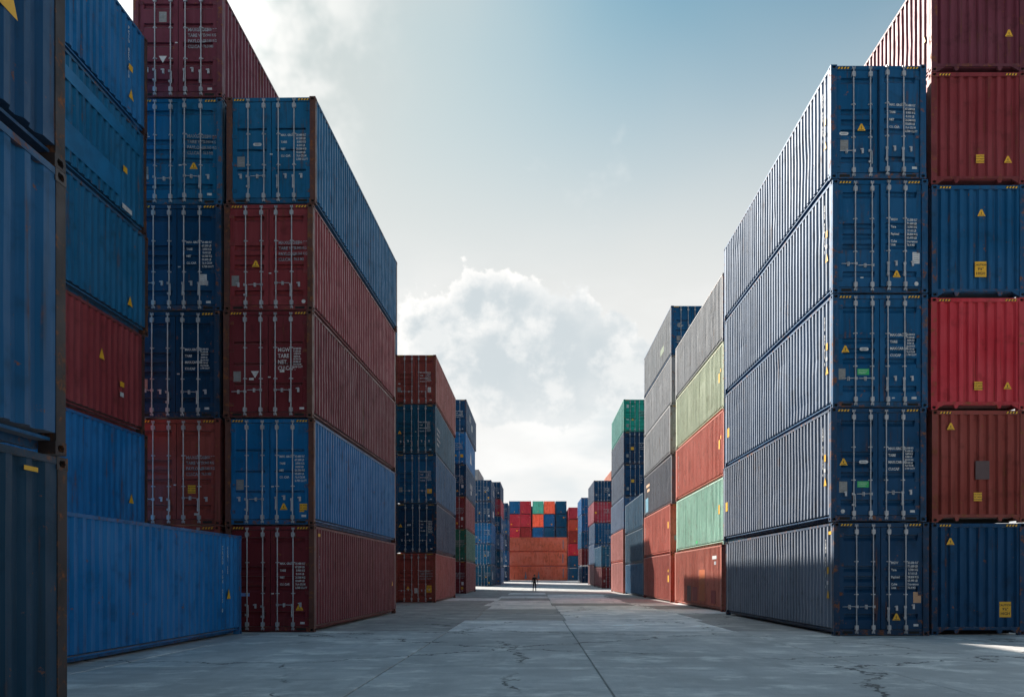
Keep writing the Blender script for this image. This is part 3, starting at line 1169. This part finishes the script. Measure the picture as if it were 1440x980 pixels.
# first stack beside the lane
stack(-6.0 - hw, 23.0, rot=-1.15, rows=['maroon', 'blue2', 'maroon', 'maroon2', 'blue'], where='of first lane stack on the left', group=G_L, side_glare=0.035, post=(0.090, 0.040, 0.032),
      extra={0: dict(style='A', mark=1, stickers=[('triangle', 0.80, 0.68), ('tag', 0.88, 0.25), ('bluetag', -0.72, 1.02), ('seal', 0.06, 1.05)],
                     side_items=[rt('|TGHU 638', 0.55, 2.1, 0.1, 'faded'), rp(0.4, 0.62, 2.62, 2.7, 'yellow'), rp(11.3, 11.5, 1.15, 1.35, 'yellow', tri=True)]),
             1: dict(style='B', mark=1, stickers=[('triangle', 0.38, 0.5), ('caution', 0.92, 0.47), ('tag', 0.93, 0.25), ('plate', -0.82, 1.1), ('seal', 0.07, 1.05)]),
             2: dict(style='B', mark=2, stickers=[('plate', -0.85, 1.12), ('downtri', -0.36, 1.18), ('tag', -0.46, 1.05), ('tag', 0.38, 1.26), ('tag', 0.92, 0.25), ('seal', 0.03, 1.1)]),
             3: dict(style='A', mark=3, stickers=[('triangle', -0.36, 1.28), ('plate', -0.92, 0.82), ('disc', 0.95, 0.25), ('seal', 0.03, 1.02)]),
             4: dict(style='B', mark=1, bent=True, stickers=[('pill', -0.38, 1.62), ('plate', -0.83, 1.15), ('seal', 0.0, 1.35)])})
# unseen block added behind the first stack to shade the lane
stack(-8.75 - hw, 35.6, ['mid', 'redbrown', 'navy', 'brick', 'blue', 'navy2'], 'of added shade stack hidden behind first left stack', G_L, lod=2)
# second stack
stack(-5.82 - hw, 49.8, ['redbrown', 'navy', 'mid', 'teal', 'redbrown'], 'of second lane stack on the left', G_L, lod=0, side_glare=0.05,
      extra={0: dict(style='A', mark=3, stickers=[('caution_big', 0.82, 0.8), ('triangle', -0.42, 0.85), ('tag', 0.9, 0.25), ('paper', 0.05, 0.7)],
                     side_items=[rt('|FSCU 417 206', 0.7, 2.5, 0.16)]),
             1: dict(style='A', mark=1, stickers=[('triangle', -0.92, 1.6), ('disc', -0.5, 1.1), ('tag', 0.9, 0.25), ('pill', -0.42, 1.65)]),
             2: dict(style='A', mark=4, stickers=[('yellowsq', 0.82, 0.72), ('plate', -0.88, 0.8), ('tag', 0.9, 0.25)]),
             3: dict(style='A', mark=4, stickers=[('triangle', -0.9, 1.25), ('tag', 0.9, 0.25), ('seal', 0.04, 1.3)],
                     side_items=[rp(0.7, 2.5, 1.55, 1.68, 'faded'), rp(0.7, 2.2, 1.25, 1.38, 'faded'), rp(0.7, 2.6, 0.95, 1.08, 'faded'), rp(0.7, 2.0, 0.65, 0.78, 'faded')]),
             4: dict(style='A', mark=4, stickers=[('paper', 0.82, 0.85), ('plate', -0.95, 0.85), ('tag', 0.9, 0.25), ('tag', -0.95, 1.2)])})
stack(-7.6 - hw, 63.2, rows=['mid', 'brick', 'navy', 'maroon2', 'blue'], where='of added shade stack hidden behind second left stack', group=G_L, lod=2)  # unseen, added to keep the sun off the lane floor
stack(-8.75 - hw, 48.0, L=6.058, rows=['brick', 'mid', 'navy', 'redbrown', 'mid', 'blue'], where='of added short shade stack hidden beside second left stack', group=G_L, lod=2)  # unseen, added to close a gap that let a sun strip through
stack(-8.0 - hw, 90.0, ['mid', 'brick', 'navy', 'redbrown', 'blue'], 'of added shade stack hidden behind third left stack', G_L, lod=2)  # unseen, added to shade part of the farther lane
LOGO = [rp(5.0, 6.2, 1.25, 1.95, 'faded'), rp(6.8, 7.4, 0.8, 1.6, 'white'), rp(3.8, 4.4, 1.6, 2.1, 'white')]
stack(-6.2 - hw, 76.2, ['maroon', 'dkgreen', 'maroon2', 'navy2', 'vivid', 'navy2'], 'of third lane stack on the left', G_L, lod=1, side_glare=0.05,
      extra={5: dict(side_items=[rp(3.6, 5.0, 1.6, 2.2, 'faded'), rp(6.0, 7.2, 1.1, 1.7, 'white')]),
             4: dict(stickers=[('triangle', 0.3, 0.8), ('yellowsq', 0.85, 0.75), ('tag', 0.9, 0.25)], side_items=[rp(5.2, 7.2, 0.8, 2.0, 'white', tri=True)]),
             3: dict(side_items=[rp(4.6, 7.6, 1.2, 1.7, 'faded'), rp(5.6, 6.6, 0.7, 1.1, 'white')])})
stack(-5.95 - hw, 116.0, ['teal', 'blue', 'blue2', 'navy2', 'navy2'], 'of fourth lane stack on the left', G_L, lod=1,
      extra={0: dict(side_items=[rp(1.6, 3.6, 0.9, 1.9, 'white')]), 4: dict(side_items=[rp(5.0, 8.5, 1.2, 2.0, 'faded')]), 3: dict(side_items=[rp(4.5, 8.0, 1.0, 1.9, 'white')])})
stack(-8.5 - hw, 128.8, ['mid', 'blue', 'navy', 'navy2', 'grey', 'grey'], 'of stack behind the fourth left lane stack', G_L, lod=2)
stack(-5.2 - hw, 129.2, ['steelblue', 'slate', 'steelblue', 'mid', 'crimson', 'navy2'], 'of fifth lane stack on the left', G_L, H=2.591, lod=1,
      extra={1: dict(side_items=[rp(3, 8, 0.9, 1.6, 'faded')]), 3: dict(side_items=[rp(3, 8, 0.9, 1.6, 'faded')])})
stack(-5.0 - hw, 157.0, ['navy', 'mid', 'navy', 'mid', 'navy2'], 'of last left stack before the orange wall', G_L, lod=2)

# ------------------------------------------------------------------ stacks on the right
YT = [lp(0.35, 0.55, 0.95, 1.17, 'yellow', tri=True), lp(0.40, 0.52, 1.58, 1.76, 'yellow')]
SIDE_R = lambda t, far=False: YT + [lt('|' + t, 0.62, 2.5, 0.10), lp(0.42, 0.54, 1.3, 1.40, 'white')] + ([lp(11.45, 11.75, 1.15, 1.5, 'yellow')] if far else [])
stack(7.6 + hw, 21.6, ['navy', 'navy2', 'mid', 'mid', 'mid'], 'of first lane stack on the right', G_R, side_glare=0.44,
      extra={0: dict(style='A', mark=5, stickers=[('triangle', 0.40, 0.48), ('card', 0.93, 0.98), ('tag', 0.9, 0.27)], side_items=SIDE_R('TEMU 740 251 8') + [lp(0.2, 0.4, 2.6, 2.68, 'yellow')]),
             1: dict(style='A', mark=4, stickers=[('triangle', -0.88, 1.52), ('pill', -0.37, 1.52), ('plate', -0.89, 0.88), ('green', -0.38, 0.95), ('tag', 0.88, 0.26), ('disc', -0.9, 0.26)], side_items=SIDE_R('CSNU 615 308 4', True)),
             2: dict(style='A', mark=4, stickers=[('triangle', -0.88, 1.50), ('pill', -0.40, 1.50), ('plate', -0.98, 0.86), ('green', -0.42, 0.92), ('tag', 0.88, 0.25), ('seal', 0.35, 0.25)], side_items=SIDE_R('FCIU 892 017 3', True)),
             3: dict(style='A', mark=5, ajar=3.5, stickers=[('triangle', 0.42, 0.48), ('paper', 0.93, 0.9), ('disc', 0.94, 0.24), ('seal', -0.45, 0.4)], side_items=SIDE_R('OOLU 926 114 7')),
             4: dict(style='A', mark=1, ajar=4.5, stickers=[('triangle', -0.42, 1.32), ('pill', -0.87, 1.16), ('plate', -0.86, 0.86), ('tag', 0.93, 0.28)], side_items=SIDE_R('OOLU 805 662 1'))})
stack(10.275 + hw, 21.9, jit=0.015, rows=['navy2', 'redbrown', 'red', 'mid', 'maroon2', 'plum'], where='of corrugated-end stack at the right picture edge', group=G_R, end='blind',
      extra={0: dict(stickers=[('triangle', -0.72, 2.42), ('caution_big', 0.70, 0.66)]),
             1: dict(stickers=[('triangle', -0.72, 2.48), ('caution', -0.02, 0.66), ('patch', 0.10, 1.35)]),
             2: dict(stickers=[('caution', 0.02, 0.62), ('triangle', 0.78, 0.62)]),
             3: dict(stickers=[('triangle', 0.08, 2.18), ('caution_big', 0.06, 0.72)]),
             4: dict(stickers=[('caution', 0.06, 0.66), ('triangle', 0.78, 0.64)]),
             5: dict(stickers=[('triangle', 0.80, 1.0)], side_items=[lp(0.35, 0.55, 1.0, 1.2, 'yellow', tri=True)])})
YR2 = [lp(0.75, 1.0, 1.3, 1.7, 'yellow'), lp(0.5, 0.62, 1.7, 1.85, 'yellow')]
stack(8.08 + hw, 36.4, ['rust', 'mint', 'brightred', 'sage', 'grey'], 'of second lane stack on the right', G_R, lod=0,
      extra={0: dict(side_items=[lp(3.6, 5.0, 0.35, 1.85, 'patch_orange', off=0.001), lp(5.5, 6.8, 0.3, 1.0, 'patch_red', off=0.001), lp(7.2, 8.3, 0.25, 1.05, 'patch_dark', off=0.001),
                                 lp(1.2, 2.2, 0.3, 0.9, 'patch_red', off=0.001), lp(1.0, 1.9, 2.3, 2.45, 'white'), lp(1.1, 1.5, 2.05, 2.2, 'faded')]),
             1: dict(side_items=[lt('|MINU 203 485', 11.3, 2.5, 0.17), lp(0.8, 1.05, 1.35, 1.75, 'yellow'), lp(5.9, 6.3, 0.25, 0.4, 'green')]),
             2: dict(side_items=YR2 + [lt('|HJCU 148 6', 11.3, 2.5, 0.2)]),
             3: dict(side_items=YR2)})
stack(8.03 + hw, 49.9, ['brick', 'brightred', 'ash', 'grey', 'grey', 'mid'], 'of third lane stack on the right', G_R, lod=0,
      extra={0: dict(side_items=[lp(0.6, 1.0, 1.2, 1.6, 'yellow'), lp(0.7, 0.95, 1.8, 1.95, 'yellow')]),
             1: dict(side_items=[lp(0.6, 0.95, 1.5, 1.9, 'yellow'), lt('|KLNU 305 7', 11.4, 2.2, 0.22)]),
             2: dict(side_items=[lp(9.5, 11.2, 2.05, 2.25, 'tan'), lp(9.5, 10.7, 1.7, 1.9, 'tan'), lp(10.2, 11.6, 0.3, 1.3, 'patch_sky', off=0.001)]),
             5: dict(style='B', side_color=(0.22, 0.235, 0.255), stickers=[('bird', -0.7, 1.75), ('plate', -0.78, 1.0), ('pill', -0.1, 1.75)], side_items=[lp(2.8, 4.2, 0.95, 1.35, 'patch_moss', off=0.001)])})  # top container's side_color paints glancing sky glare grey over its blue
stack(8.05 + hw, 63.3, ['blue', 'teal', 'slate'], 'of low three-high stack on the right', G_R, H=2.591, lod=1)
stack(8.0 + hw, 76.2, ['brightred', 'brightred', 'steelblue', 'navy2', 'navy', 'green'], 'of fourth lane stack on the right', G_R, lod=1, side_glare=0.25,
      extra={3: dict(stickers=[('yellowsq', -0.42, 1.4), ('plate', -0.86, 0.7), ('paper', 0.9, 1.4)]),
             4: dict(stickers=[('yellowsq', -0.42, 1.4), ('plate', -0.86, 0.75), ('tag', 0.3, 0.7)]),
             5: dict(style='A', stickers=[('paper', -0.85, 2.3), ('triangle', -0.4, 1.1), ('plate', -0.86, 0.55), ('tag', -0.4, 2.3), ('pill', -0.86, 1.1)])})
stack(8.15 + hw, 103.8, ['maroon', 'slate'], 'of low two-high stack on the right', G_R, H=2.591, lod=1)
stack(8.2 + hw, 116.8, ['redbrown', 'steelblue', 'mid', 'crimson', 'navy2'], 'of fifth lane stack on the right', G_R, lod=1, side_glare=0.2,
      extra={3: dict(stickers=[('yellowsq', -0.95, 1.4), ('tag', 0.9, 0.25)])})
stack(11.7 + hw, 130.5, ['mid', 'navy', 'red', 'blue', 'maroon', 'coral'], 'of stack behind the fifth right lane stack', G_R, lod=2)
stack(8.0 + hw, 145.0, ['navy', 'maroon', 'blue', 'blue2', 'vivid'], 'of last stack on the right', G_R, lod=1)

# ------------------------------------------------------------------ far end
for i in range(3):
    pos = ('bottom', 'middle', 'top')[i]
    z = gz(171) + i * 2.92
    o = container((-5.6 + 12.192 + (0.03, -0.02, 0.02)[i], 171.0 + hw, z), C['orange'], CN['orange'], f'{pos} one of three lying across the far end', G_F, lod=1, rotz=R(90), mark=1,
                  side_items=[side_patch_mesh(-1, 11.2, 11.35, 0.5, 2.5, 'faded') if False else side_patch_mesh(-1, 0.8, 0.95, 0.6, 2.4, 'faded')] +
                  ([side_patch_mesh(-1, 5.6, 6.1, 0.35, 1.9, 'faded', tri=True), side_patch_mesh(-1, 8.2, 8.7, 0.35, 1.9, 'faded', tri=True)] if i == 0 else []))
cols = [(-5.69, ['mid', 'brick', 'navy', 'crimson', 'crimson', 'blue2']), (-3.2, ['red', 'mid', 'brick', 'maroon2', 'crimson', 'crimson']),
        (-0.45, ['navy', 'brick', 'mid', 'vivid', 'orange', 'sea']), (2.0, ['brick', 'mid', 'navy', 'blue', 'vivid', 'orange']),
        (4.62, ['navy', 'mid', 'brick', 'blue', 'blue', 'blue'])]
names = ['first', 'second', 'third', 'fourth', 'fifth']
for (x, rows), nm in zip(cols, names):
    ex = {}
    rr = random.Random(int(x * 10))
    for i in range(6):
        st = [('tag', 0.95, 2.3), ('yellowsq' if rr.random() < 0.5 else 'triangle', rr.choice((0.0, 0.55, -0.7)), rr.choice((0.55, 0.7, 2.2)))]
        ex[i] = dict(stickers=st)
    stack(x + hw, 187.5, rows, f'of {nm} column from left above the orange wall', G_F, lod=2, end='blind', extra=ex, base=gz(187))
stack(7.3 + hw, 182.0, ['blue', 'blue', 'crimson', 'redbrown', 'brick', 'crimson'], 'of column right of the orange wall', G_F, H=2.591, lod=2, end='blind', base=gz(182),
      extra={0: dict(stickers=[('yellowsq', -0.3, 0.8)]), 4: dict(stickers=[('yellowsq', 0.5, 0.6)]), 5: dict(stickers=[('yellowsq', 0.7, 0.5)])})


stack(-0.6, 201.0, ['mid', 'brick', 'navy', 'mid', 'navy', 'navy2'], 'of stack behind the gap in far columns', G_F, lod=2, end='blind', base=gz(187))

# ------------------------------------------------------------------ the person walking down the lane
def person():
    M['cloth'] = flat('black_clothing', (0.012, 0.013, 0.016), 0.85, 0, 0.4, 9)
    M['skin'] = flat('skin', (0.36, 0.20, 0.14), 0.55, 0, 0.15)
    M['hair'] = flat('dark_hair', (0.012, 0.010, 0.009), 0.6)
    V, E, Rd = [], [], []

    def vert(co, r, par=None):
        V.append(co); Rd.append(r)
        if par is not None: E.append((par, len(V) - 1))
        return len(V) - 1
    pel = vert((0, 0, 0.95), (0.155, 0.115))
    wst = vert((0, 0.01, 1.10), (0.145, 0.105), pel)
    cst = vert((0, 0.0, 1.30), (0.175, 0.12), wst)
    sho = vert((0, 0.0, 1.43), (0.13, 0.09), cst)
    nck = vert((0, -0.01, 1.50), (0.055, 0.058), sho)
    hd1 = vert((0, 0.0, 1.57), (0.068, 0.08), nck)
    hd2 = vert((0, 0.01, 1.66), (0.077, 0.098), hd1)
    vert((0, 0.0, 1.735), (0.05, 0.065), hd2)
    for s in (-1, 1):
        hip = vert((s * 0.095, 0, 0.90), (0.095, 0.10), pel)
        kn = vert((s * 0.115, 0.03 * s - 0.02, 0.50), (0.062, 0.068), hip)
        an = vert((s * 0.13, 0.09 * s + 0.03, 0.10), (0.042, 0.048), kn)
        he = vert((s * 0.135, 0.09 * s + 0.03, 0.045), (0.045, 0.045), an)
        vert((s * 0.15, 0.09 * s - 0.14, 0.035), (0.042, 0.032), he)
        sh = vert((s * 0.185, 0, 1.40), (0.066, 0.066), sho)
        out = 0.34 if s < 0 else 0.27
        el = vert((s * (out - 0.03), 0.03 * s, 1.13), (0.046, 0.048), sh)
        wr = vert((s * out, 0.05 * s - 0.05, 0.89), (0.030, 0.034), el)
        pm = vert((s * (out + 0.005), 0.05 * s - 0.065, 0.82), (0.024, 0.040), wr)
        for k, (dy, ln) in enumerate(((-0.034, 0.075), (-0.012, 0.088), (0.011, 0.082), (0.032, 0.065))):
            f = vert((s * (out + 0.006), 0.05 * s - 0.068 - dy, 0.785), 0.0 and 0 or (0.010, 0.010), pm)
            f = vert((s * (out - 0.002), 0.05 * s - 0.07 - dy, 0.785 - ln * 0.55), (0.009, 0.009), f)
            vert((s * (out - 0.018), 0.05 * s - 0.07 - dy, 0.785 - ln), (0.008, 0.008), f)
        t = vert((s * (out - 0.015), 0.05 * s - 0.115, 0.82), (0.011, 0.011), wr)
        vert((s * (out - 0.022), 0.05 * s - 0.13, 0.775), (0.009, 0.009), t)
    me = bpy.data.meshes.new('person')
    me.from_pydata(V, E, [])
    o = bpy.data.objects.new('person', me)
    COL.objects.link(o)
    md = o.modifiers.new('skin', 'SKIN')
    for i, r in enumerate(Rd):
        me.skin_vertices[0].data[i].radius = r if isinstance(r, tuple) else (r, r)
        me.skin_vertices[0].data[i].use_root = (i == 0)
    md.use_smooth_shade = True
    sb = o.modifiers.new('subd', 'SUBSURF'); sb.levels = 2; sb.render_levels = 2
    dg = bpy.context.evaluated_depsgraph_get()
    nm = bpy.data.meshes.new_from_object(o.evaluated_get(dg))
    o.modifiers.clear()
    o.data = nm
    nm.materials.clear()
    for k in ('cloth', 'skin'): nm.materials.append(M[k])
    for p in nm.polygons:
        c = p.center
        skin = c.z > 1.475 or (abs(c.x) > 0.2 and c.z < 0.90)
        p.material_index = 1 if skin else 0
        p.use_smooth = True
    # hair cap and facial features
    def ell(name, ctr, rad, mat, zmin=-9, ymin=-9):
        bm = bmesh.new()
        bmesh.ops.create_uvsphere(bm, u_segments=16, v_segments=10, radius=1)
        for v in bm.verts: v.co = Vector((v.co.x * rad[0], v.co.y * rad[1], v.co.z * rad[2])) + Vector(ctr)
        bmesh.ops.delete(bm, geom=[v for v in bm.verts if v.co.z < zmin or (v.co.y < ymin and v.co.z < 1.70)], context='VERTS')
        m2 = bpy.data.meshes.new(name); bm.to_mesh(m2); bm.free()
        for p in m2.polygons: p.use_smooth = True
        m2.materials.append(M[mat])
        return link(name, m2, o)
    ell('hair', (0, 0.015, 1.665), (0.088, 0.108, 0.108), 'hair', zmin=1.61, ymin=-0.045)
    ell('nose', (0, -0.098, 1.625), (0.012, 0.018, 0.02), 'skin')
    for s in (-1, 1):
        ell('eye', (s * 0.028, -0.083, 1.655), (0.011, 0.008, 0.007), 'hair')
        ell('ear', (s * 0.079, 0.005, 1.635), (0.010, 0.02, 0.03), 'skin')
    ell('mouth', (0, -0.084, 1.585), (0.022, 0.006, 0.006), 'hair')
    o.location = (-0.03, 90.0, 0.0)
    o.rotation_euler = (0, 0, R(172))
    o['label'] = 'person in black clothes standing in the lane before the orange containers'
    o['category'] = 'person'


person()
